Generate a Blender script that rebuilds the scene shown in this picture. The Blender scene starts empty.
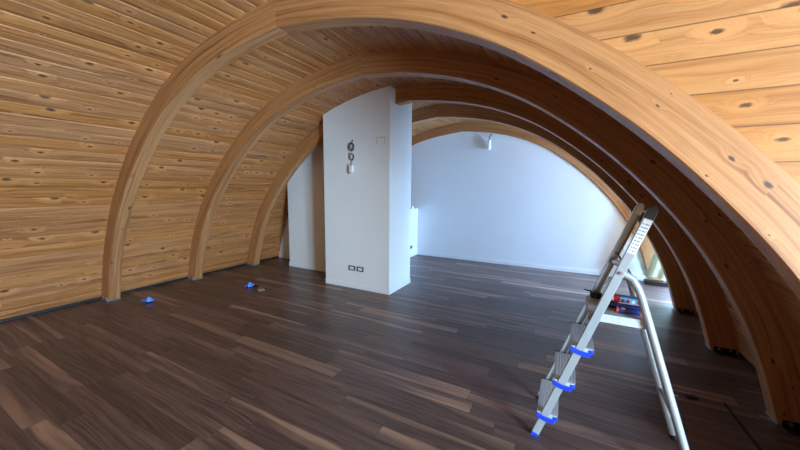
import bpy, bmesh, math, random
from mathutils import Vector, Matrix
random.seed(7)
S = bpy.context.scene
COL = S.collection
PI = math.pi

# ------------------------------------------------------------------ camera
F_PX, YAW, PIT, ROL, EYE = 314.467, 0.484753, 0.117244, 0.0095, 1.5
fw = Vector((-math.sin(YAW)*math.cos(PIT), math.cos(YAW)*math.cos(PIT), -math.sin(PIT)))
rt = Vector((math.cos(YAW), math.sin(YAW), 0))
up = rt.cross(fw)
r = rt*math.cos(ROL) + up*math.sin(ROL)
u = up*math.cos(ROL) - rt*math.sin(ROL)
cd = bpy.data.cameras.new('camera'); cam = bpy.data.objects.new('camera', cd); COL.objects.link(cam)
M = Matrix((r, u, -fw)).transposed().to_4x4(); M.translation = (0, 0, EYE)
cam.matrix_world = M
cd.sensor_width = 36; cd.lens = F_PX/800*36; cd.clip_start = .02
S.camera = cam

# ------------------------------------------------------------------ materials
def new_mat(name):
    m = bpy.data.materials.new(name); m.use_nodes = True
    nt = m.node_tree; nt.nodes.clear()
    out = nt.nodes.new('ShaderNodeOutputMaterial'); b = nt.nodes.new('ShaderNodeBsdfPrincipled')
    nt.links.new(b.outputs[0], out.inputs[0])
    return m, nt, b
def lin(c):
    f = lambda v: v/12.92 if v <= .04045 else ((v+.055)/1.055)**2.4
    return (f(c[0]/255), f(c[1]/255), f(c[2]/255), 1)
class N:
    """small helper for wiring node maths"""
    def __init__(s, nt): s.nt = nt
    def node(s, t, **kw):
        n = s.nt.nodes.new(t)
        for k, v in kw.items(): setattr(n, k, v)
        return n
    def put(s, sock, v):
        if isinstance(v, bpy.types.NodeSocket): s.nt.links.new(v, sock)
        else: sock.default_value = v
    def m(s, op, a, b=None, c=None, clamp=False):
        n = s.node('ShaderNodeMath', operation=op, use_clamp=clamp)
        s.put(n.inputs[0], a)
        if b is not None: s.put(n.inputs[1], b)
        if c is not None: s.put(n.inputs[2], c)
        return n.outputs[0]
    def xyz(s, a, b, c):
        n = s.node('ShaderNodeCombineXYZ')
        for i, v in enumerate((a, b, c)): s.put(n.inputs[i], v)
        return n.outputs[0]
    def noise(s, vec, scale=1, detail=4, rough=.55, dist=0):
        n = s.node('ShaderNodeTexNoise'); s.put(n.inputs['Vector'], vec)
        n.inputs['Scale'].default_value = scale; n.inputs['Detail'].default_value = detail
        n.inputs['Roughness'].default_value = rough; n.inputs['Distortion'].default_value = dist
        return n.outputs['Fac']
    def white(s, v):
        n = s.node('ShaderNodeTexWhiteNoise', noise_dimensions='1D'); s.put(n.inputs['W'], v); return n.outputs['Value']
    def smooth(s, v, a, b, lo=0., hi=1.):
        n = s.node('ShaderNodeMapRange', interpolation_type='SMOOTHSTEP'); s.put(n.inputs[0], v)
        for i, q in enumerate((a, b, lo, hi)): n.inputs[i+1].default_value = q
        return n.outputs[0]
    def mix(s, fac, a, b, blend='MIX'):
        n = s.node('ShaderNodeMix', data_type='RGBA', blend_type=blend)
        s.put(n.inputs['Factor'], fac); s.put(n.inputs['A'], a); s.put(n.inputs['B'], b)
        return n.outputs['Result']
    def bump(s, h, dist, strength=1.):
        n = s.node('ShaderNodeBump'); s.put(n.inputs['Height'], h)
        n.inputs['Distance'].default_value = dist; n.inputs['Strength'].default_value = strength
        return n.outputs[0]
def uv_split(n):
    t = n.node('ShaderNodeTexCoord'); sp = n.node('ShaderNodeSeparateXYZ')
    n.nt.links.new(t.outputs['UV'], sp.inputs[0]); return sp.outputs[0], sp.outputs[1]

def pine(name, board, light, mid, dark, knot_cell=(.2, .12), knot_keep=.5, knot_r=.075, tone=.18, rough=.5, groove=0., grain=1., warp=9., knot_col=(62, 38, 24), halo_k=.45, sat=.1, bend=2.2):
    m, nt, b = new_mat(name); n = N(nt); U, V = uv_split(n)
    q = n.m('DIVIDE', V, board); idx = n.m('FLOOR', n.m('ADD', q, .0005)); fr = n.m('FRACT', q)
    r1 = n.white(n.m('ADD', idx, 3.1)); r2 = n.white(n.m('ADD', idx, 91.7))
    U2 = n.m('ADD', U, n.m('MULTIPLY', r1, 13.))
    # knots
    vo = n.node('ShaderNodeTexVoronoi', voronoi_dimensions='2D'); vo.inputs['Scale'].default_value = 1
    wob = n.noise(n.xyz(n.m('MULTIPLY', U2, 45.), n.m('MULTIPLY', V, 70.), 0.), 1., 2)
    wob2 = n.noise(n.xyz(n.m('MULTIPLY', U2, 9.), n.m('MULTIPLY', V, 9.), 4.), 1., 1)
    n.put(vo.inputs['Vector'], n.xyz(n.m('DIVIDE', U2, knot_cell[0]), n.m('DIVIDE', V, knot_cell[1]), 0.))
    sp = n.node('ShaderNodeSeparateColor'); nt.links.new(vo.outputs['Color'], sp.inputs[0])
    keep = n.m('GREATER_THAN', sp.outputs[0], 1-knot_keep)
    size = n.m('MULTIPLY_ADD', n.m('MULTIPLY', sp.outputs[1], sp.outputs[1]), 1.5, .4)
    d = n.m('DIVIDE', n.m('ADD', vo.outputs['Distance'], n.m('ADD', n.m('MULTIPLY_ADD', wob, .10, -.05), n.m('MULTIPLY_ADD', wob2, .05, -.025))), size)
    halo = n.m('MULTIPLY', n.smooth(d, knot_r*1.0, knot_r*5., 1, 0), keep)
    core = n.m('MULTIPLY', n.smooth(d, knot_r*.45, knot_r*1.35, 1, 0), keep)
    # growth rings: stretched noise, warped so the lines flow and bend round the knots
    w = n.noise(n.xyz(n.m('MULTIPLY', U2, 1.1), n.m('MULTIPLY', V, 7.), idx), 1., 2)
    c = n.m('ADD', n.m('MULTIPLY', V, 34.), n.m('ADD', n.m('MULTIPLY', w, warp), n.m('MULTIPLY', halo, bend)))
    rings = n.noise(n.xyz(n.m('MULTIPLY', U2, .55), c, n.m('MULTIPLY', idx, 3.7)), 1.3, 5, .6)
    streak = n.noise(n.xyz(n.m('MULTIPLY', U2, .8), n.m('MULTIPLY', V, 26.), n.m('MULTIPLY', idx, 1.9)), 1., 3)
    fine = n.noise(n.xyz(n.m('MULTIPLY', U2, 6.), n.m('MULTIPLY', V, 300.), idx), 1., 2)
    col = n.mix(n.smooth(rings, .36, .64), lin(light), lin(mid))
    col = n.mix(n.m('MULTIPLY', n.smooth(rings, .54, .74), .6*grain), col, lin(dark))
    col = n.mix(n.m('MULTIPLY', n.smooth(streak, .50, .78), .45*grain), col, lin(dark))
    col = n.mix(n.m('MULTIPLY', n.smooth(fine, .35, .8), .25*grain), col, lin(dark))
    col = n.mix(n.m('MULTIPLY', halo, halo_k), col, tuple(min(1, 1.25*q) for q in lin(light)[:3])+(1,))
    col = n.mix(n.m('MULTIPLY', core, .9), col, lin(knot_col))
    val = n.m('MULTIPLY_ADD', r2, tone*2, 1-tone)
    hs = n.node('ShaderNodeHueSaturation'); n.put(hs.inputs['Color'], col); n.put(hs.inputs['Value'], val)
    n.put(hs.inputs['Saturation'], n.m('MULTIPLY_ADD', r1, sat, 1-sat/2)); col = hs.outputs[0]
    if groove:
        e = n.m('MULTIPLY', n.m('MINIMUM', fr, n.m('SUBTRACT', 1., fr)), board)
        g = n.smooth(e, groove*.5, groove*1.3, 1, 0)
        col = n.mix(n.m('MULTIPLY', g, .7), col, lin((70, 42, 20)))
    n.put(b.inputs['Base Color'], col)
    b.inputs['Roughness'].default_value = rough
    n.put(b.inputs['Normal'], n.bump(n.m('ADD', n.m('MULTIPLY', rings, .5), fine), .0006, .5))
    return m

def plank_floor():
    m, nt, b = new_mat('dark_plank_floor'); n = N(nt)
    t = n.node('ShaderNodeTexCoord'); sp = n.node('ShaderNodeSeparateXYZ'); nt.links.new(t.outputs['Object'], sp.inputs[0])
    X, Y = sp.outputs[0], sp.outputs[1]
    W, L = .122, 1.24
    q = n.m('DIVIDE', Y, W); row = n.m('FLOOR', q); fy = n.m('FRACT', q)
    off = n.m('MULTIPLY', n.white(n.m('ADD', row, 17.3)), L)
    qx = n.m('DIVIDE', n.m('ADD', X, off), L); pl = n.m('FLOOR', qx); fx = n.m('FRACT', qx)
    idn = n.m('ADD', n.m('MULTIPLY', row, 7.13), n.m('MULTIPLY', pl, 31.7))
    r1 = n.white(idn); r2 = n.white(n.m('ADD', idn, 5.5))
    X2 = n.m('ADD', X, n.m('MULTIPLY', r1, 29.))
    # broad bands of pale sapwood that run along some planks
    w = n.noise(n.xyz(n.m('MULTIPLY', X2, .9), n.m('MULTIPLY', Y, 5.), idn), 1., 2)
    band = n.noise(n.xyz(n.m('MULTIPLY', X2, .55), n.m('ADD', n.m('MULTIPLY', Y, 11.), n.m('MULTIPLY', w, 1.2)), idn), 1., 2, .5)
    grain = n.noise(n.xyz(n.m('MULTIPLY', X2, 1.6), n.m('ADD', n.m('MULTIPLY', Y, 75.), n.m('MULTIPLY', w, 9.)), idn), 1., 5, .65)
    fine = n.noise(n.xyz(n.m('MULTIPLY', X2, 10.), n.m('MULTIPLY', Y, 420.), idn), 1., 2)
    col = n.mix(n.smooth(grain, .35, .7), lin(FL_MID), lin(FL_DARK))
    pale = n.m('MULTIPLY', n.smooth(band, .44, .66), n.smooth(r2, .22, .85))
    col = n.mix(n.m('MULTIPLY', pale, .85), col, lin(FL_PALE))
    col = n.mix(n.m('MULTIPLY', n.smooth(fine, .4, .8), .3), col, lin((38, 27, 25)))
    hs = n.node('ShaderNodeHueSaturation'); n.put(hs.inputs['Color'], col)
    n.put(hs.inputs['Value'], n.m('MULTIPLY_ADD', r1, .5, .75)); col = hs.outputs[0]
    ey = n.m('MULTIPLY', n.m('MINIMUM', fy, n.m('SUBTRACT', 1., fy)), W)
    ex = n.m('MULTIPLY', n.m('MINIMUM', fx, n.m('SUBTRACT', 1., fx)), L)
    g = n.smooth(n.m('MINIMUM', ex, ey), .0006, .0022, 1, 0)
    col = n.mix(n.m('MULTIPLY', g, .6), col, lin((25, 18, 17)))
    n.put(b.inputs['Base Color'], col)
    n.put(b.inputs['Roughness'], n.m('MULTIPLY_ADD', grain, .15, FL_ROUGH))
    b.inputs['Specular IOR Level'].default_value = .5
    n.put(b.inputs['Normal'], n.bump(n.m('SUBTRACT', n.m('MULTIPLY', grain, .4), g), .0006, .35))
    return m

def plain(name, c, rough=.5, metal=0., noise=0., nscale=8., bump=0., bscale=60.):
    m, nt, b = new_mat(name); n = N(nt)
    t = n.node('ShaderNodeTexCoord'); P = t.outputs['Object']
    k = n.noise(P, nscale, 3)
    lo = tuple(v*(1-noise) for v in lin(c)[:3])+(1,); hi = tuple(min(1, v*(1+noise)) for v in lin(c)[:3])+(1,)
    n.put(b.inputs['Base Color'], n.mix(k, lo, hi))
    b.inputs['Roughness'].default_value = rough; b.inputs['Metallic'].default_value = metal
    if bump: n.put(b.inputs['Normal'], n.bump(n.noise(P, bscale, 3), bump, .6))
    return m

FL_MID, FL_DARK, FL_PALE, FL_ROUGH = (108, 86, 81), (64, 50, 49), (170, 138, 116), .30
M_CLAD = pine('pine_cladding', .125, (198, 138, 86), (169, 109, 63), (108, 61, 32), (.24, .125), .55, .085, .09, .48, grain=1.15, warp=5., sat=.08)
M_CHEEK = pine('pine_wide_boards', .139, (194, 136, 80), (178, 117, 64), (126, 72, 36), (.30, .139), .62, .07, .06, .45, groove=.0028, warp=7.)
M_GLU = pine('glulam_timber', .2, (200, 144, 94), (180, 121, 74), (116, 68, 39), (.16, .07), .2, .085, .05, .45, grain=1.2, warp=2.2, knot_col=(58, 44, 38), halo_k=.06, bend=.5)
M_FLOOR = plank_floor()
M_WHITE = plain('white_plaster', (238, 239, 238), .75, 0, .02, 3, .0006, 90)
M_BASEW = plain('white_skirting', (240, 241, 242), .45, 0, .01)
M_GAP = plain('dark_shadow_and_strip', (26, 22, 22), .6, 0, .1)  # shade painted at the cladding foot; also the black strip on the floor
M_STEEL = plain('dark_bracket_steel', (60, 58, 58), .4, .9, .15)
M_ZINC = plain('zinc_plated_steel', (190, 195, 200), .35, .9, .1)
M_ALU = plain('brushed_aluminium', (166, 172, 174), .36, .3, .06, 25)
M_TREAD = plain('ribbed_aluminium_tread', (190, 196, 204), .5, .25, .2, 55)
M_BLUE = plain('blue_plastic', (22, 62, 205), .4, 0, .05)
M_BLACK = plain('black_plastic', (22, 21, 23), .45, 0, .1)
M_LABEL = plain('white_sticker', (226, 228, 226), .5, 0, .03)
M_INK = plain('dark_ink', (112, 116, 122), .6, 0, .05)
M_RED = plain('red_card', (196, 34, 34), .45, 0, .06)
M_CYAN = plain('light_blue_card', (96, 172, 226), .45, 0, .05)
M_NAVY = plain('navy_tube_plastic', (38, 56, 128), .38, 0, .12)
M_ORANGE = plain('orange_red_plastic', (222, 84, 58), .45, 0, .05)
M_PAPER = plain('blue_scrap_film', (92, 146, 240), .45, 0, .2, 40)
M_CORD = plain('grey_cable', (84, 86, 82), .5, 0, .1)
M_WPL = plain('white_plastic', (238, 238, 236), .35, 0, .02)
M_SOCKF = plain('dark_grey_socket_frame', (48, 52, 52), .4, 0, .05)
M_CURT = plain('pale_green_curtain', (222, 228, 206), .8, 0, .04, 12, .001, 150)
M_BRIST = plain('brush_bristle', (150, 128, 110), .8, 0, .3, 90)
M_BRH = plain('dark_brush_handle', (32, 26, 26), .45, 0, .1)
def glass():
    m, nt, b = new_mat('window_glass'); nt.nodes.remove(b)
    out = [x for x in nt.nodes if x.type == 'OUTPUT_MATERIAL'][0]
    t = nt.nodes.new('ShaderNodeBsdfTransparent'); g = nt.nodes.new('ShaderNodeBsdfGlossy'); g.inputs['Roughness'].default_value = .02
    mx = nt.nodes.new('ShaderNodeMixShader'); mx.inputs[0].default_value = .06
    nt.links.new(t.outputs[0], mx.inputs[1]); nt.links.new(g.outputs[0], mx.inputs[2]); nt.links.new(mx.outputs[0], out.inputs[0])
    return m
M_GLASS = glass()
def cloth(m):
    nt = m.node_tree; b = [x for x in nt.nodes if x.type == 'BSDF_PRINCIPLED'][0]; out = [x for x in nt.nodes if x.type == 'OUTPUT_MATERIAL'][0]
    t = nt.nodes.new('ShaderNodeBsdfTranslucent'); t.inputs[0].default_value = lin((222, 228, 206)); mx = nt.nodes.new('ShaderNodeMixShader'); mx.inputs[0].default_value = .25
    nt.links.new(b.outputs[0], mx.inputs[1]); nt.links.new(t.outputs[0], mx.inputs[2]); nt.links.new(mx.outputs[0], out.inputs[0])
cloth(M_CURT)

# ------------------------------------------------------------------ mesh helpers
class MB:
    def __init__(s): s.v = []; s.f = []; s.uv = []
    def face(s, pts, uvs=None):
        i = len(s.v); s.v += [tuple(p) for p in pts]; s.f.append(tuple(range(i, i+len(pts))))
        s.uv.append(uvs or [(p[0]+p[1]*.37, p[2]+p[1]*.11) for p in pts])
    def box(s, a, b, rot=None, org=(0, 0, 0)):
        x0, y0, z0 = a; x1, y1, z1 = b
        c = [Vector(q) for q in ((x0,y0,z0),(x1,y0,z0),(x1,y1,z0),(x0,y1,z0),(x0,y0,z1),(x1,y0,z1),(x1,y1,z1),(x0,y1,z1))]
        if rot is not None: c = [rot @ q + Vector(org) for q in c]
        elif org != (0, 0, 0): c = [q + Vector(org) for q in c]
        for k in ((3,2,1,0),(4,5,6,7),(0,1,5,4),(1,2,6,5),(2,3,7,6),(3,0,4,7)): s.face([c[j] for j in k])
        return s
    def loft(s, rings, caps=True, closed=True):
        for k in range(len(rings)-1):
            A, B = rings[k], rings[k+1]; n = len(A)
            for j in range(n if closed else n-1):
                s.face([A[j], A[(j+1) % n], B[(j+1) % n], B[j]])
        if caps: s.face(list(reversed(rings[0]))); s.face(rings[-1])
        return s
    def tube(s, path, rad, n=10, caps=True):
        path = [Vector(p) for p in path]; rings = []; prev = None
        for i, p in enumerate(path):
            t = (path[min(i+1, len(path)-1)] - path[max(i-1, 0)]).normalized()
            if prev is None:
                a = t.cross(Vector((0, 0, 1)));  a = a if a.length > .1 else t.cross(Vector((0, 1, 0)))
            else: a = prev - t*prev.dot(t)
            a.normalize(); prev = a; b = t.cross(a)
            rr = rad[i] if isinstance(rad, (list, tuple)) else rad
            rings.append([p + (a*math.cos(2*PI*j/n) + b*math.sin(2*PI*j/n))*rr for j in range(n)])
        return s.loft(rings, caps)
    def prism(s, poly, ext):
        """planar polygon pushed along the vector ext"""
        A = [Vector(p) for p in poly]; B = [p+Vector(ext) for p in A]
        return s.loft([A, B])
    def build(s, name, mat, parent=None, bevel=0., smooth=False, seg=2):
        me = bpy.data.meshes.new(name); me.from_pydata(s.v, [], s.f)
        ul = me.uv_layers.new(name='UVMap')
        k = 0
        for q in s.uv:
            for w in q: ul.data[k].uv = w; k += 1
        me.materials.append(mat)
        bm = bmesh.new(); bm.from_mesh(me); bmesh.ops.remove_doubles(bm, verts=bm.verts, dist=1e-5)
        bmesh.ops.recalc_face_normals(bm, faces=bm.faces); bm.to_mesh(me); bm.free()
        if smooth:
            for p in me.polygons: p.use_smooth = True
            me.set_sharp_from_angle(angle=math.radians(40))
        o = bpy.data.objects.new(name, me); COL.objects.link(o)
        if parent: o.parent = parent; o.matrix_parent_inverse = Matrix.Translation(-parent.location)
        if bevel:
            bv = o.modifiers.new('bevel', 'BEVEL'); bv.width = bevel; bv.segments = seg; bv.limit_method = 'ANGLE'; bv.angle_limit = math.radians(50)
        return o
def tag(o, label, cat, group=None):
    o['label'] = label; o['category'] = cat
    if group: o['group'] = group
    return o
def thing(name, loc, label, cat, group=None):
    o = bpy.data.objects.new(name, None); COL.objects.link(o); o.location = loc; o.empty_display_size = .1
    return tag(o, label, cat, group)
def struct(o):
    o['kind'] = 'structure'; return o

# ------------------------------------------------------------------ the arch curve
XC, Y1, SP, BT, DP = -1.943, 1.7242, 1.07894, .13, .195
PROF = [(0, 2.652), (.25, 2.630), (.50, 2.598), (.74, 2.553), (.97, 2.494), (1.21, 2.412), (1.44, 2.308), (1.60, 2.222), (1.76, 2.118),
        (1.92, 2.003), (2.10, 1.860), (2.27, 1.708), (2.426, 1.548), (2.56, 1.395), (2.68, 1.248), (2.80, 1.075), (2.91, .890), (3.03, .66), (3.15, .36), (3.245, 0)]
def catmull(P, per=6):
    out = []
    Q = [(-P[1][0], P[1][1]+.0)] + P + [(2*P[-1][0]-P[-2][0], 2*P[-1][1]-P[-2][1])]
    Q[0] = (2*P[0][0]-P[1][0], 2*P[0][1]-P[1][1])
    for i in range(1, len(Q)-2):
        for k in range(per):
            t = k/per
            out.append(tuple(.5*((2*Q[i][c]) + (-Q[i-1][c]+Q[i+1][c])*t + (2*Q[i-1][c]-5*Q[i][c]+4*Q[i+1][c]-Q[i+2][c])*t*t + (-Q[i-1][c]+3*Q[i][c]-3*Q[i+1][c]+Q[i+2][c])*t**3) for c in (0, 1)))
    out.append(P[-1]); return out
def smooth_poly(P, it=30):
    P = [list(p) for p in P]
    for _ in range(it):
        Q = [p[:] for p in P]
        for i in range(1, len(P)-1):
            for c in (0, 1): P[i][c] = .5*Q[i][c] + .25*(Q[i-1][c]+Q[i+1][c])
    return [tuple(p) for p in P]
INN = smooth_poly(catmull(PROF))
def offset(P, d):
    out = []
    for i, p in enumerate(P):
        a = P[max(i-1, 0)]; b = P[min(i+1, len(P)-1)]
        tx, tz = b[0]-a[0], b[1]-a[1]; L = math.hypot(tx, tz)
        nx, nz = -tz/L, tx/L
        if i == 0: nx, nz = 0, 1
        elif i == len(P)-1: nx, nz = 1, 0
        out.append((p[0]+abs(nx)*d, p[1]+abs(nz)*d))
    return out
OUT = offset(INN, DP)
def cum(P):
    s = [0]
    for i in range(1, len(P)): s.append(s[-1]+math.hypot(P[i][0]-P[i-1][0], P[i][1]-P[i-1][1]))
    return s
SI = cum(INN); SO = cum(OUT); LEN = SO[-1]
def at_len(P, C, s):
    s = max(0, min(C[-1], s))
    for i in range(1, len(C)):
        if s <= C[i]: t = (s-C[i-1])/(C[i]-C[i-1]); break
    a, b = P[i-1], P[i]
    return (a[0]+(b[0]-a[0])*t, a[1]+(b[1]-a[1])*t), ((b[0]-a[0]), (b[1]-a[1]))
def z_out(uu):
    uu = abs(uu)
    for i in range(1, len(OUT)):
        if OUT[i][0] >= uu:
            a, b = OUT[i-1], OUT[i]; return a[1]+(b[1]-a[1])*(uu-a[0])/(b[0]-a[0])
    return 0.
def u_out(z):
    for i in range(1, len(OUT)):
        if OUT[i][1] <= z:
            a, b = OUT[i-1], OUT[i]; return a[0]+(b[0]-a[0])*(z-a[1])/(b[1]-a[1])
    return OUT[-1][0]

# ------------------------------------------------------------------ setting: floor, vault cladding, walls
YR, YB, YF = -7.0, 6.53, 6.43   # rear plane, back of the end bay, face of the white end wall
XW1, XW2 = 3.40, 2.60          # window walls of the near and the far dormer
DZ = 2.78                      # dormer ceiling height
YC1, YC0 = 1.745, -1.9         # near dormer: cheek planes
YC4 = Y1+3*SP+BT               # far dormer begins behind the fourth arch
struct(MB().box((-5.6, YR-.1, -.12), (XW1+.25, YB+.15, 0)).build('floor', M_FLOOR))

BW = .125
def cladding(name, side, y0, y1, s_from, s_to):
    """boards running along Y, laid from the springing (arc length from the foot) up to the crown"""
    m = MB(); t_all = []
    k0 = int(s_from/BW)
    k = k0
    while k*BW < s_to - 1e-4:
        a = max(k*BW, s_from); b = min((k+1)*BW, s_to)
        for s, dip in ((a+.0005, .009), (a+.007, .0005), (a+(b-a)*.3, -.0030), (a+(b-a)*.7, -.0030), (b-.007, .0005), (b-.0005, .009)):
            if a <= s <= b: t_all.append((s, dip))
        k += 1
    row = []
    for s, dip in t_all:
        (x, z), (tx, tz) = at_len(OUT, SO, LEN-s); L = math.hypot(tx, tz)
        nx, nz = -tz/L, tx/L
        nx, nz = abs(nx), abs(nz)
        row.append((x+nx*dip, max(0, z+nz*dip), s, nx, nz))
    for (xa, za, sa, na, ma), (xb, zb, sb, nb, mb) in zip(row, row[1:]):
        A = [(XC+side*xa, y0, za), (XC+side*xa, y1, za), (XC+side*xb, y1, zb), (XC+side*xb, y0, zb)]
        off = 40 if side > 0 else 0
        m.face(A, [(y0, sa+off*BW), (y1, sa+off*BW), (y1, sb+off*BW), (y0, sb+off*BW)])
        t = .045
        m.face([(XC+side*(xa+na*t), y0, za+ma*t), (XC+side*(xb+nb*t), y0, zb+mb*t), (XC+side*(xb+nb*t), y1, zb+mb*t), (XC+side*(xa+na*t), y1, za+ma*t)])
    o = m.build(name, M_CLAD); return struct(o)
S0 = .03
cladding('ceiling', -1, YR, YB, S0, LEN)
cladding('ceiling', 1, YC1+.05, YC4+.05, S0, LEN)
cladding('ceiling', 1, YR, YC0, S0, LEN)
UD = u_out(DZ)
i_d = min(range(len(OUT)), key=lambda i: abs(OUT[i][0]-UD)); SD = LEN-SO[i_d]
cladding('ceiling', 1, YC0, YC1+.05, SD, LEN)
cladding('ceiling', 1, YC4+.05, YB, SD, LEN)
# dark strips standing in for the shadow gap where the cladding meets the floor
for side, a, b, nm in ((-1, YR, 4.65, 'shadow_strip_left'), (1, YC1+.05, YC4, 'shadow_strip_right')):
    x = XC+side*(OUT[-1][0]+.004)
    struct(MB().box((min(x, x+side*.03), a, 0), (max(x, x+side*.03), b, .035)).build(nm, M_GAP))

# dormers: flat boarded ceilings, cheeks boarded horizontally, window walls
def boards_flat(name, x0, x1, y0, y1, z):
    m = MB()
    A = [(x0, y0, z), (x1, y0, z), (x1, y1, z), (x0, y1, z)]
    m.box((x0, y0, z), (x1, y1, z+.05))
    m.uv = [[(v[0], v[1]) for v in [m.v[i] for i in f]] for f in m.f]
    return struct(m.build(name, M_CHEEK))
boards_flat('ceiling', XC+UD-.02, XW1, YC0, YC1+.05, DZ)
boards_flat('ceiling', XC+UD-.02, XW2, YC4, YB, DZ)
CO = .139*15 - 2.0288
def cheek(name, y0, y1, x_max, z_top):
    zs = [i*z_top/40 for i in range(41)]
    poly = [(XC+u_out(z) if z > 0 else XC+OUT[-1][0], z) for z in zs]
    m = MB(); n = len(poly)
    for yy in (y0, y1):
        for (xa, za), (xb, zb) in zip(poly, poly[1:]):
            m.face([(xa, yy, za), (x_max, yy, za), (x_max, yy, zb), (xb, yy, zb)], [(xa, za+CO), (x_max, za+CO), (x_max, zb+CO), (xb, zb+CO)])
    for (xa, za), (xb, zb) in zip(poly, poly[1:]):
        m.face([(xa, y0, za), (xa, y1, za), (xb, y1, zb), (xb, y0, zb)])
    return struct(m.build(name, M_CHEEK))
cheek('wall_dormer_cheek', YC1, YC1+.05, XW1, DZ)
cheek('wall_dormer_cheek', YC0-.05, YC0, XW1, DZ)
cheek('wall_dormer_cheek', YC4, YC4+.05, XW2, DZ)

def window_wall(nm, win, x, y0, y1, z1, wy0, wy1, wz0, wz1):
    m = MB(); t = .16
    m.box((x, y0, 0), (x+t, wy0, z1)); m.box((x, wy1, 0), (x+t, y1, z1))
    if wz0 > 0: m.box((x, wy0, 0), (x+t, wy1, wz0))
    m.box((x, wy0, wz1), (x+t, wy1, z1))
    struct(m.build(nm, M_WHITE))
    w = MB(); a = .06; xa, xb = x+.04, x+.10
    ym = (wy0+wy1)/2
    for yy0, yy1 in ((wy0, ym), (ym, wy1)):
        w.box((xa, yy0, wz0), (xb, yy0+a, wz1)); w.box((xa, yy1-a, wz0), (xb, yy1, wz1))
        w.box((xa, yy0+a, wz0), (xb, yy1-a, wz0+a)); w.box((xa, yy0+a, wz1-a), (xb, yy1-a, wz1))
    o = struct(w.build(win, M_BASEW))
    g = MB().box((x+.067, wy0+a, wz0+a), (x+.073, wy1-a, wz1-a)).build('pane', M_GLASS, o)
    return o
W1 = (-1.35, .35, .0, 2.15)
W2 = (5.16, 6.02, .0, 2.2)
window_wall('wall_right', 'window_1', XW1, YC0-.05, YC1+.05, DZ+.05, *W1)
window_wall('wall_right', 'window_2', XW2, YC4, YB, DZ+.05, *W2)

# gable walls
def gable(nm, y0, y1, xr=None):
    pts = [(XC-uu, zz) for uu, zz in reversed(OUT)] + [(XC+uu, zz) for uu, zz in OUT[1:]]
    if xr is not None:
        pts = [(XC-uu, zz) for uu, zz in reversed(OUT)] + [(XC+uu, zz) for uu, zz in OUT[1:] if uu < UD] + [(XC+UD, DZ), (xr, DZ), (xr, 0)]
    m = MB(); m.prism([(x, y0, z) for x, z in pts], (0, y1-y0, 0)); return struct(m.build(nm, M_WHITE))
gable('wall_back', YB, YB+.12, XW2)
m = MB(); pts = [(XC-uu, zz) for uu, zz in reversed(INN)] + [(XC+uu, zz) for uu, zz in INN[1:]]
m.prism([(x, YF, z) for x, z in pts], (0, YB-YF, 0)); struct(m.build('wall_back', M_WHITE))
gable('wall_front', YR-.12, YR).data.materials[0] = M_CHEEK

# white partition walls under the vault, their tops cut to the curve
def vault_wall(nm, x0, x1, y0, y1, ztop=None):
    k = 24; xs = [x0+(x1-x0)*i/k for i in range(k+1)]
    top = [(x, (z_out(x-XC)-.001 if ztop is None else ztop)) for x in xs]
    if ztop is not None: top = [top[0], top[-1]]
    m = MB(); m.prism([(x0, y0, 0), (x1, y0, 0)] + [(x, y0, z) for x, z in reversed(top)], (0, y1-y0, 0))
    return struct(m.build(nm, M_WHITE))
CX0, CX1, CY0, CY1 = -3.28, -2.132, 3.735, 4.40
vault_wall('wall_column', CX0, CX1, CY0, CY1)
vault_wall('wall_recess', -4.60, CX0, 4.23, 5.6)
vault_wall('wall_corner', XC-OUT[-1][0], -4.60, 4.65, 4.77)
vault_wall('wall_low', -3.9, -2.94, 5.6, YF, 1.05)
def skirt(nm, a, b, nrm, h=.075, t=.012):
    a = Vector((*a, 0)); b = Vector((*b, 0)); n_ = Vector((*nrm, 0))*t
    m = MB(); m.prism([a, b, b+n_, a+n_], (0, 0, h)); return struct(m.build(nm, M_BASEW, None, .003))
skirt('baseboard_back', (-2.94, YF), (XC+INN[-1][0]-.004, YF), (0, -1))
skirt('baseboard_column', (CX0, CY0), (CX1+.012, CY0), (0, -1)); skirt('baseboard_column', (CX1, CY0), (CX1, CY1), (1, 0)); 
skirt('baseboard_recess', (-4.60-.012, 4.23), (CX0, 4.23), (0, -1))
skirt('baseboard_low', (-2.94, 5.6), (-2.94, YF-.012), (1, 0))

# ------------------------------------------------------------------ glulam arches
def half_rib(side, y0):
    m = MB(); c = .006; rings = []; d = DP-.004
    gap = .0015
    for i, p in enumerate(INN):
        q = OUT[i]; L = math.hypot(q[0]-p[0], q[1]-p[1]); ex, ez = (q[0]-p[0])/L, (q[1]-p[1])/L
        L = DP - (.001 if i < len(INN)-1 else .001)
        pts = [(0, c), (0, BT-c), (c, BT), (L, BT), (L, 0), (c, 0)]      # (radial, axial)
        rings.append([(Vector((XC+side*(max(p[0], gap)+ex*rd if i else gap), y0+ay, max(0.012, p[1]+ez*rd))), rd, ay, SI[i]) for rd, ay in pts])
    nV = len(rings[0])
    shift = y0*3.17 + side*5.3
    for A, B in zip(rings, rings[1:]):
        for j in range(nV):
            k = (j+1) % nV
            P = [A[j], A[k], B[k], B[j]]
            if j in (2, 3) or j in (4, 5) or j == 0 or j == 1:
                pass
            uv = []
            for (pt, rd, ay, s) in P:
                if j in (0,): v = .002+ay*.9+.4                         # soffit: one lamella
                elif j == 2: v = rd+.6
                elif j in (4,): v = rd
                else: v = rd + (.6 if j == 1 else 0)
                uv.append((s+shift, v))
            m.face([q[0] for q in P], uv)
    m.face([q[0] for q in rings[0]]); m.face([q[0] for q in reversed(rings[-1])])
    return m
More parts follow.
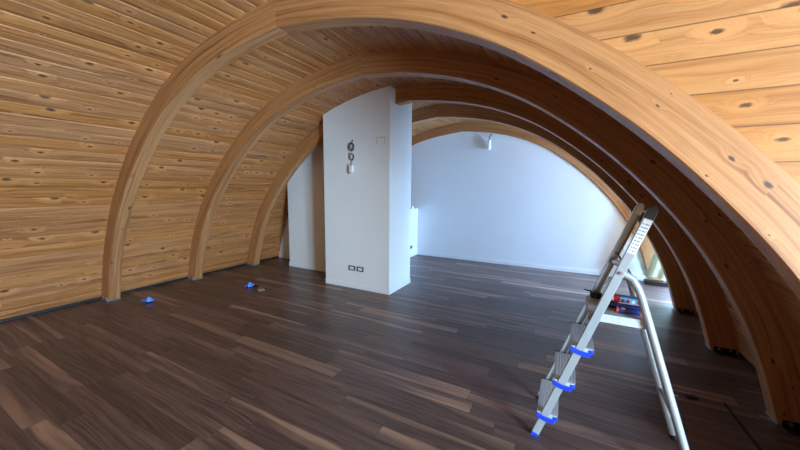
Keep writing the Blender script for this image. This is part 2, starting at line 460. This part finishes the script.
ARCH_LABEL = [
    'nearest timber arch, its lit orange face sweeping across the top right of the picture',
    'second timber arch from the front, its crown joint just left above the white column',
    'third timber arch from the front, built into the top of the white column',
    'fourth timber arch from the front, dark and shaded, seen past the column',
    'farthest timber arch, thin orange rim framing the white end wall']
def bracket(parent, side, y0):
    x0 = XC+side*(3.262); x1 = XC+side*(3.262+.150); a, b = min(x0, x1), max(x0, x1)
    m = MB(); m.box((a, y0-.006, 0), (b, y0-.0005, .045)); m.box((a, y0-(.075 if side > 0 else .012), 0), (b, y0-.006, .006))
    o = m.build('foot_bracket', M_ZINC if side < 0 else M_STEEL, parent, .001)
    for i in (0, 1):
        xx = a+.035+i*.08
        bolt = MB(); ring = lambda y, rr: [Vector((xx+rr*math.cos(k*PI/3), y, -.0+.028+rr*math.sin(k*PI/3))) for k in range(6)]
        bolt.loft([ring(y0-.006, .013), ring(y0-.016, .013)]); bolt.build('bolt', M_ZINC, o)
for i in range(5):
    y0 = Y1+i*SP if i < 4 else YB-BT
    a = thing('glulam_arch', (XC, y0+BT/2, 0), ARCH_LABEL[i], 'arch', 'glulam arches')
    for side in (-1, 1):
        half_rib(side, y0).build('half_rib', M_GLU, a, 0, True)
        xi = XC+side*3.24; xo = XC+side*3.44
        MB().box((min(xi, xo), y0-.002, 0), (max(xi, xo), y0+BT+.002, .011)).build('base_plate', M_ZINC, a)
        bracket(a, side, y0)

# ------------------------------------------------------------------ fittings on the walls
def socket(x, z, label, kind):
    t = thing('wall_socket', (x, CY0, z), label, 'socket', 'sockets on the white column')
    w, h = .058, .036
    m = MB()
    m.box((x-w, CY0-.009, z+h*.62), (x+w, CY0-.0005, z+h)); m.box((x-w, CY0-.009, z-h), (x+w, CY0-.0005, z-h*.62))
    m.box((x-w, CY0-.009, z-h*.62), (x-w*.66, CY0-.0005, z+h*.62)); m.box((x+w*.66, CY0-.009, z-h*.62), (x+w, CY0-.0005, z+h*.62))
    m.build('frame', M_SOCKF, t, .002)
    ins = MB().box((x-w*.66, CY0-.006, z-h*.62), (x+w*.66, CY0-.0005, z+h*.62)).build('insert', M_WPL, t)
    for k in range(3):
        xx = x-.018+k*.018
        MB().tube([(xx, CY0-.0068, z), (xx, CY0-.0059, z)], .003, 8).build('hole', M_BLACK, ins)
socket(-2.772, .305, 'dark framed wall socket low on the white column, the left one', 'a')
socket(-2.622, .305, 'dark framed wall socket low on the white column, the right one', 'b')
# blanking plate, upper right of the column
t = thing('blank_plate', (-2.275, CY0, 2.137), 'small white blank plate near the top right edge of the column', 'cover plate')
MB().box((-2.335, CY0-.006, 2.10), (-2.215, CY0-.0005, 2.174)).build('cover', M_WPL, t, .002)
m = MB(); z0, z1, x0, x1 = 2.094, 2.180, -2.341, -2.209
m.box((x0, CY0-.003, z1-.006), (x1, CY0-.0004, z1)); m.box((x0, CY0-.003, z0), (x0+.006, CY0-.0004, z1-.006)); m.box((x1-.006, CY0-.003, z0), (x1, CY0-.0004, z1-.006))
m.build('rim', plain('pale_grey_plastic', (150, 152, 152), .5), t)
# coiled cable with a terminal
t = thing('cable_coil', (-2.77, CY0, 2.05), 'grey cable coiled in two loops with a white connector, high on the column', 'cable')
def coil(cx, cz, rx, rz, turns, rad, name):
    P = [(cx+rx*math.cos(a)*(1+.10*math.sin(3.1*a/turns)), CY0-.018-.010*math.sin(a*.5)-.002*a/6, cz+rz*math.sin(a)) for a in [i*2*PI*turns/(28*turns) for i in range(28*turns+1)]]
    MB().tube(P, rad, 8).build(name, M_CORD, t, 0, True)
coil(-2.745, 2.070, .036, .052, 3, .008, 'loop')
coil(-2.745, 1.935, .036, .045, 2, .0055, 'loop')
MB().tube([(-2.745, CY0-.016, 2.12), (-2.742, CY0-.008, 2.16), (-2.74, CY0-.001, 2.175)], .006, 8).build('tail', M_CORD, t, 0, True)
MB().tube([(-2.747, CY0-.018, 1.89), (-2.75, CY0-.02, 1.85), (-2.758, CY0-.024, 1.80)], .004, 8).build('tail', M_CORD, t, 0, True)
MB().box((-2.782, CY0-.05, 1.715), (-2.722, CY0-.002, 1.815)).build('connector', M_WPL, t, .006)
MB().box((-2.800, CY0-.035, 1.70), (-2.783, CY0-.002, 1.80)).build('clip', plain('brown_plastic', (126, 106, 96), .5), t, .002)
# bare lampholder hanging on the end wall
t = thing('lampholder', (-1.40, YF, 2.53), 'bare white lampholder hanging by its cord high on the far end wall', 'lamp')
MB().tube([(-1.372, YF-.001, 2.555), (-1.385, YF-.03, 2.55), (-1.402, YF-.05, 2.50), (-1.405, YF-.05, 2.44)], .010, 8).build('cord', M_CORD, t, 0, True)
MB().tube([(-1.405, YF-.05, 2.45), (-1.405, YF-.05, 2.43), (-1.407, YF-.05, 2.35), (-1.408, YF-.05, 2.345), (-1.409, YF-.05, 2.27), (-1.41, YF-.05, 2.26)], [.015, .03, .03, .036, .036, .022], 14).build('holder', M_WPL, t, 0, True)
# on the low wall
t = thing('wall_socket', (-2.94, 6.12, .20), 'small dark socket low on the half wall behind the column', 'socket')
MB().box((-2.9395, 6.04, .185), (-2.931, 6.16, .25)).build('frame', M_SOCKF, t, .002)
MB().box((-2.9315, 6.07, .195), (-2.929, 6.13, .225)).build('insert', M_INK, t)
t = MB().box((-3.05, 6.2, 1.0505), (-2.97, 6.30, 1.10)).build('junction_box', M_WPL, None, .006)
tag(t, 'small white junction box on top of the half wall behind the column', 'junction box')

# ------------------------------------------------------------------ step ladder
LW, LWT, LC, LH, LL = .400, .342, .472, 1.398, .759
LY = 2.150; LX = -.087
lad = thing('step_ladder', (.3, LY, 0), 'aluminium step ladder with blue tread ends standing open on the dark floor', 'ladder')
def st(side, z, dx=0., dy=0., dz=0.):
    t = z/LH
    return Vector((LX+.0024+LC*t+dx, LY+side*(LW*(1-t)+LWT*t)/2+dy, z+dz))
fdir = Vector((LC, 0, LH)).normalized(); fper = Vector((fdir.z, 0, -fdir.x))
def section(side, z, w=.041, th=.024, lip=.0035):
    """channel profile, open towards the middle of the ladder"""
    p = st(side, z); ins = -side
    pts = [(-w/2, 0), (w/2, 0), (w/2, th), (w/2-lip, th), (w/2-lip, lip), (-w/2+lip, lip), (-w/2+lip, th), (-w/2, th)]
    return [p + fper*a + Vector((0, ins*b_, 0)) for a, b_ in pts]
for side in (-1, 1):
    m = MB(); m.loft([section(side, z) for z in (.015, .4, .8, 1.2, LH-.03)])
    sl = m.build('stile', M_ALU, lad, .0015)
    m = MB(); p0 = st(side, -.005); p1 = st(side, .020)
    pts = lambda p: [p+fper*a+Vector((0, -side*b_, 0)) for a, b_ in ((-.023, -.003), (.023, -.003), (.023, .028), (-.023, .028))]
    A = pts(p0); B = pts(p1)
    for q in A: q.z = max(q.z, 0.0)
    m.loft([A, B]); m.build('foot', M_BLUE if side < 0 else M_BLACK, sl, .002)
    # plastic end piece at the top, rounded
    m = MB(); rings = []
    for k, (dz, w) in enumerate(((-.045, .043), (-.01, .044), (.012, .036), (.024, .020), (.028, .006))):
        p = st(side, LH) + fdir*dz
        rings.append([p+fper*a+Vector((0, -side*b_, 0)) for a, b_ in ((-w/2, -.002), (w/2, -.002), (w/2, .027), (-w/2, .027))])
    m.loft(rings); m.build('end_piece', M_ALU if side > 0 else M_BLACK, sl, .003)
# safety sticker on the near stile
def on_near(z0, z1, a0, a1, out, mat, name, parent):
    m = MB(); q = []
    for z, a in ((z0, a0), (z0, a1), (z1, a1), (z1, a0)): q.append(st(-1, z)+fper*a+Vector((0, -out, 0)))
    m.prism(q, (0, .0012, 0)); return m.build(name, mat, parent)
stk = on_near(1.175, 1.352, -.0190, .0190, .0014, M_LABEL, 'sticker', lad)
stk['label'] = 'white printed sticker'
m = MB()
rows = 9
for k in range(rows):
    z = 1.185+k*.0175
    for a0, a1 in ((-.015, -.005 if k % 2 else -.008), (-.002, .007), (.009, .015 if k % 3 else .013)):
        q = [st(-1, zz)+fper*a+Vector((0, -.0022, 0)) for zz, a in ((z, a0), (z, a1), (z+.006, a1), (z+.006, a0))]
        m.prism(q, (0, .0008, 0))
m.build('print', M_INK, stk)
# treads with blue ends
for k in range(3):
    z = .162+.227*k
    n_, f_ = st(-1, z), st(1, z)
    xc = n_.x+.006; hw = .054
    ya, yb = n_.y+.004, f_.y-.004
    m = MB(); m.box((xc-hw, ya, z-.024), (xc+hw, yb, z))
    for j in range(7):
        xx = xc-hw+.012+j*.016; m.box((xx, ya+.002, z-.001), (xx+.006, yb-.002, z+.002))
    tr = m.build('tread', M_TREAD, lad, .002)
    m = MB(); m.box((xc+.030, ya-.001, z-.030), (xc+hw+.004, ya+.05, z-.004)); m.build('end_cap', M_BLUE, tr, .004)
    m = MB(); yo = n_.y-.0035
    m.prism([(xc-hw-.006, yo, z-.010), (xc-hw-.002, yo, z-.026), (xc-.01, yo, z-.040), (xc+.040, yo, z-.044), (xc+.044, yo, z-.020), (xc-.01, yo, z-.014), (xc-hw+.004, yo, z+.002)], (0, -.012, 0))
    m.build('strap', M_BLUE, tr, .003)
    m = MB(); m.box((xc-hw-.002, yb-.012, z-.026), (xc+hw+.002, yb+.001, z+.003)); m.build('end_plate', M_STEEL, tr, .002)
# platform
PZ = .822
xa, xb = .150, .415
yn, yf = st(-1, PZ).y+.026, st(1, PZ).y-.026
m = MB(); m.box((xa, yn, PZ-.008), (xb, yf, PZ)); m.box((xa, yn, PZ-.045), (xa+.008, yf, PZ-.008)); m.box((xb-.008, yn, PZ-.045), (xb, yf, PZ-.008))
m.box((xa+.008, yn, PZ-.045), (xb-.008, yn+.006, PZ-.008)); m.box((xa+.008, yf-.006, PZ-.045), (xb-.008, yf, PZ-.008))
m.build('platform', M_TREAD, lad, .002)
# rear legs: round tubes bent over at the hinge
def rear(side, z):
    x_foot = LX+LC*0+LL; t = z/1.02
    top = st(side, 1.06)
    return Vector((x_foot+(.355-x_foot)*t, LY+side*(LW/2-.012)*(1-t)+side*(abs(top.y-LY)-.020)*t, z))
for side in (-1, 1):
    hinge = st(side, 1.065)+Vector((.004, -side*.02, 0))
    P = [rear(side, .0), rear(side, .03), rear(side, .3), rear(side, .6), rear(side, .86)]
    b0 = rear(side, .94); b1 = rear(side, .99)+Vector((-.004, 0, 0))
    P += [b0, b1, (b1+hinge)/2+Vector((.012, 0, .012)), hinge]
    rl = MB().tube(P, .0195, 14).build('rear_leg', M_ALU, lad, 0, True)
    MB().tube([rear(side, 0.0), rear(side, .028)], .0225, 14).build('foot', M_BLACK, rl, .002)
    m = MB(); p = hinge; m.tube([p+Vector((0, -.03, 0)), p+Vector((0, .03, 0))], .009, 10).build('rivet', M_ZINC, rl)
a, b_ = rear(-1, .30), rear(1, .30)
m = MB(); m.box((a.x-.004, a.y-.01, a.z-.014), (a.x+.004, b_.y+.01, a.z+.014)); m.build('rear_brace', M_ALU, lad, .001)
# hinge pin between stiles
m = MB(); m.tube([st(-1, 1.115)+Vector((0, .02, 0)), st(1, 1.115)+Vector((0, -.02, 0))], .006, 8); m.build('hinge_rod', M_STEEL, lad)

# things lying on the platform
rz = Matrix.Rotation(math.radians(-4), 3, 'Z')
def placed(fn, loc, ang):
    R = Matrix.Rotation(math.radians(ang), 3, 'Z'); return R, Vector(loc)
# card box, red end, light blue side with red marks
R, O = placed(None, (.335, 2.215, PZ+.001), -6)
t = thing('card_box', O, 'long blue and red printed box lying on the ladder platform', 'box')
m = MB(); m.box((-.100, -.026, 0), (.092, .026, .052), R, O); bx = m.build('box', M_NAVY, t, .002)
m = MB(); m.box((-.1005, -.0275, .012), (-.016, -.0262, .051), R, O); m.box((-.1005, -.027, .0521), (-.016, .0262, .0530), R, O); m.build('red_panel', M_RED, t)
m = MB(); m.box((-.016, -.0275, .016), (.0915, -.0262, .051), R, O); m.box((-.016, -.027, .0521), (.0915, .0262, .0530), R, O); bl = m.build('light_panel', M_CYAN, t)
for k, xx in enumerate((-.002, .023, .048, .074)):
    m = MB(); ring = lambda y: [R @ Vector((xx+.0085*math.cos(a*PI/5), y, .033+.011*math.sin(a*PI/5)))+O for a in range(10)]
    m.loft([ring(-.0276), ring(-.0286)]); m.build('mark', M_RED if k != 2 else M_LABEL, bl)
m = MB(); m.box((-.056, -.0286, .024), (-.046, -.0276, .044), R, O); m.build('mark', M_LABEL, t)
# sealant cartridge, navy with orange-red ends, in front
t = thing('sealant_cartridge', (.345, 2.058, PZ+.0175), 'navy sealant cartridge with orange red ends at the front of the ladder platform', 'cartridge')
a, b_ = Vector((.285, 2.062, PZ+.0175)), Vector((.405, 2.055, PZ+.0175))
d = (b_-a).normalized()
m = MB(); m.tube([a+d*.010, b_-d*.014], .0160, 18); m.build('tube', M_NAVY, t, 0, True)
MB().tube([a, a+d*.010], .0166, 18).build('cap', M_ORANGE, t, .002)
MB().tube([b_-d*.014, b_], .0166, 18).build('cap', M_ORANGE, t, .002)
m = MB()
for k in range(6):
    an = PI*.55+k*.13
    q = []
    for s_, aa in ((.022, an), (.038, an), (.038, an+.13), (.022, an+.13)):
        q.append(a+d*s_+Vector((0, math.cos(aa), math.sin(aa)))*.0163)
    m.face(q)
m.build('print', M_LABEL, t)
# dark cartridge behind it
t = thing('sealant_cartridge', (.33, 2.125, PZ+.020), 'dark blue cartridge with a pale band lying between the box and the front cartridge', 'cartridge')
a, b_ = Vector((.250, 2.130, PZ+.020)), Vector((.410, 2.120, PZ+.020)); d = (b_-a).normalized()
MB().tube([a, b_], .0190, 18).build('tube', plain('dark_navy_plastic', (26, 34, 72), .4), t, 0, True)
m = MB()
for k in range(5):
    an = PI*.45+k*.11; q = []
    for s_, aa in ((.05, an), (.15, an), (.15, an+.11), (.05, an+.11)): q.append(a+d*s_+Vector((0, math.cos(aa), math.sin(aa)))*.0193)
    m.face(q)
m.build('band', M_LABEL, t)
# black tool with a thin rod sticking out to the left
t = thing('caulking_gun', (.19, 2.27, PZ+.02), 'black caulking gun with its thin rod sticking out left of the ladder platform', 'tool')
MB().tube([(.135, 2.30, PZ+.038), (.165, 2.295, PZ+.036), (.20, 2.285, PZ+.033)], [.003, .005, .007], 8).build('rod', M_BLACK, t)
m = MB(); m.prism([(.175, 2.298, PZ+.001), (.225, 2.298, PZ+.001), (.235, 2.298, PZ+.035), (.19, 2.298, PZ+.043), (.170, 2.298, PZ+.035)], (0, -.04, 0)); m.build('grip', M_BLACK, t, .004)
MB().tube([(.22, 2.277, PZ+.018), (.26, 2.277, PZ+.018)], .016, 14).build('barrel', plain('dark_steel', (52, 40, 40), .35, .7), t, 0, True)

# ------------------------------------------------------------------ on the floor
def scrap(loc, size, label, seed):
    rnd = random.Random(seed); m = MB(); nx, ny = 7, 5; sx, sy, sz = size
    P = [[Vector((loc[0]+(i/(nx-1)-.5)*sx+rnd.uniform(-.12, .12)*sx/3, loc[1]+(j/(ny-1)-.5)*sy+rnd.uniform(-.12, .12)*sy/2, .003+abs(rnd.gauss(0, .5))*sz*(1 if 0 < i < nx-1 and 0 < j < ny-1 else .35))) for j in range(ny)] for i in range(nx)]
    for i in range(nx-1):
        for j in range(ny-1): m.face([P[i][j], P[i+1][j], P[i+1][j+1], P[i][j+1]])
    o = m.build('plastic_scrap', M_PAPER); so = o.modifiers.new('thickness', 'SOLIDIFY'); so.thickness = .0015; so.offset = 1
    return tag(o, label, 'scrap', 'blue scraps on the floor')
scrap((-4.755, 1.975, 0), (.16, .10, .06), 'crumpled blue plastic scrap on the floor by the foot of the nearest arch', 3)
scrap((-4.155, 3.02, 0), (.12, .10, .09), 'blue plastic scrap on the floor next to a dark brush', 11)
t = thing('paint_brush', (-4.0, 2.98, .01), 'small dark handled brush on the floor beside a blue plastic scrap', 'brush')
MB().tube([(-4.115, 3.10, .012), (-4.02, 3.055, .016), (-3.93, 3.013, .016)], [.012, .018, .016], 10).build('handle', M_BRH, t, 0, True)
m = MB(); a = Vector((-3.93, 3.013, .016)); d = Vector((.91, -.41, 0)).normalized(); n_ = Vector((-d.y, d.x, 0))
rings = []
for s_, w, h in ((0, .022, .013), (.03, .034, .014), (.10, .046, .012), (.15, .044, .006)):
    p = a+d*s_; rings.append([p+n_*w+Vector((0, 0, -h)), p-n_*w+Vector((0, 0, -h)), p-n_*w+Vector((0, 0, h)), p+n_*w+Vector((0, 0, h))])
m.loft(rings); m.build('bristles', M_BRIST, t, .003)
m = MB(); m.box((-.034, -.022, 0), (.034, .022, .014), Matrix.Rotation(.25, 3, 'Z'), (.895, 2.885, 0)); o = m.build('offcut', M_BLACK, None, .003)
tag(o, 'small flat black offcut on the dark floor right of the ladder', 'offcut')
m = MB(); m.prism([(0.79, 2.855, 0), (.815, 2.85, 0), (.818, 2.862, 0), (.80, 2.868, 0)], (0, 0, .004)); o = m.build('plaster_crumb', M_WHITE)
tag(o, 'tiny white crumb on the floor between ladder and black offcut', 'crumb')
m = MB(); m.prism([(1.078, 2.92, 0.0), (1.090, 2.92, 0), (1.135, 1.0, 0), (1.100, 1.0, 0)], (0, 0, .006)); o = m.build('edge_strip', M_GAP)
tag(o, 'thin black strip lying along the floor at lower right before the arch feet', 'strip')

# ------------------------------------------------------------------ curtain by the far window, black box under it
def curtain():
    t = thing('curtain', (1.42, 6.1, .15), 'pale green curtain gathered beside the far right window', 'curtain')
    m = MB(); nz, nu = 14, 60; rows_ = []
    for k in range(nz+1):
        f = k/nz; z = .15+f*1.95
        cx, cy = 1.425+.175*f**.8, 6.12; rx, ry = .235*(1-.66*f**.7), .10*(1-.35*f)
        row = []
        for j in range(nu):
            a = 2*PI*j/nu; w = 1+.13*math.sin(7*a+.6)+.05*math.sin(13*a+f*2)
            row.append(Vector((cx+rx*w*math.cos(a), cy+ry*w*math.sin(a), z+.012*math.sin(5*a)*(1-f))))
        rows_.append(row)
    m.loft(rows_, True); m.build('cloth', M_CURT, t, 0, True)
    m = MB(); m.tube([(1.6, YC4+.055, 2.13), (1.6, YB-.005, 2.13)], .012, 10); rod = m.build('curtain_rod', M_ZINC, None, 0, True)
    tag(rod, 'thin metal rod that carries the pale green curtain', 'curtain rod')
curtain()
m = MB(); m.box((1.20, 6.17, 0), (1.50, 6.31, .065)); o = m.build('box', M_BLACK, None, .008); tag(o, 'low black box on the floor under the pale green curtain', 'box')

# ------------------------------------------------------------------ light
wd = bpy.data.worlds.new('sky'); S.world = wd; wd.use_nodes = True
bg = wd.node_tree.nodes['Background']; bg.inputs[0].default_value = (.62, .80, 1, 1); bg.inputs[1].default_value = 2.0
def area(name, loc, rot, sx, sy, power, col):
    l = bpy.data.lights.new(name, 'AREA'); l.shape = 'RECTANGLE'; l.size = sx; l.size_y = sy; l.energy = power; l.color = col
    o = bpy.data.objects.new(name, l); COL.objects.link(o); o.location = loc; o.rotation_euler = rot; return o
P1, P2 = 1140, 820
area('daylight', (XW1+.25, (W1[0]+W1[1])/2, 1.1), (0, PI/2, 0), 2.1, W1[1]-W1[0], P1, (.52, .77, 1))
area('daylight', (XW2+.25, (W2[0]+W2[1])/2, 1.1), (0, PI/2, 0), 2.1, W2[1]-W2[0], P2, (.31, .58, 1))

S.view_settings.view_transform = 'Standard'; S.view_settings.look = 'None'
S.view_settings.exposure = 0; S.view_settings.gamma = 1; S.view_settings.use_curve_mapping = False
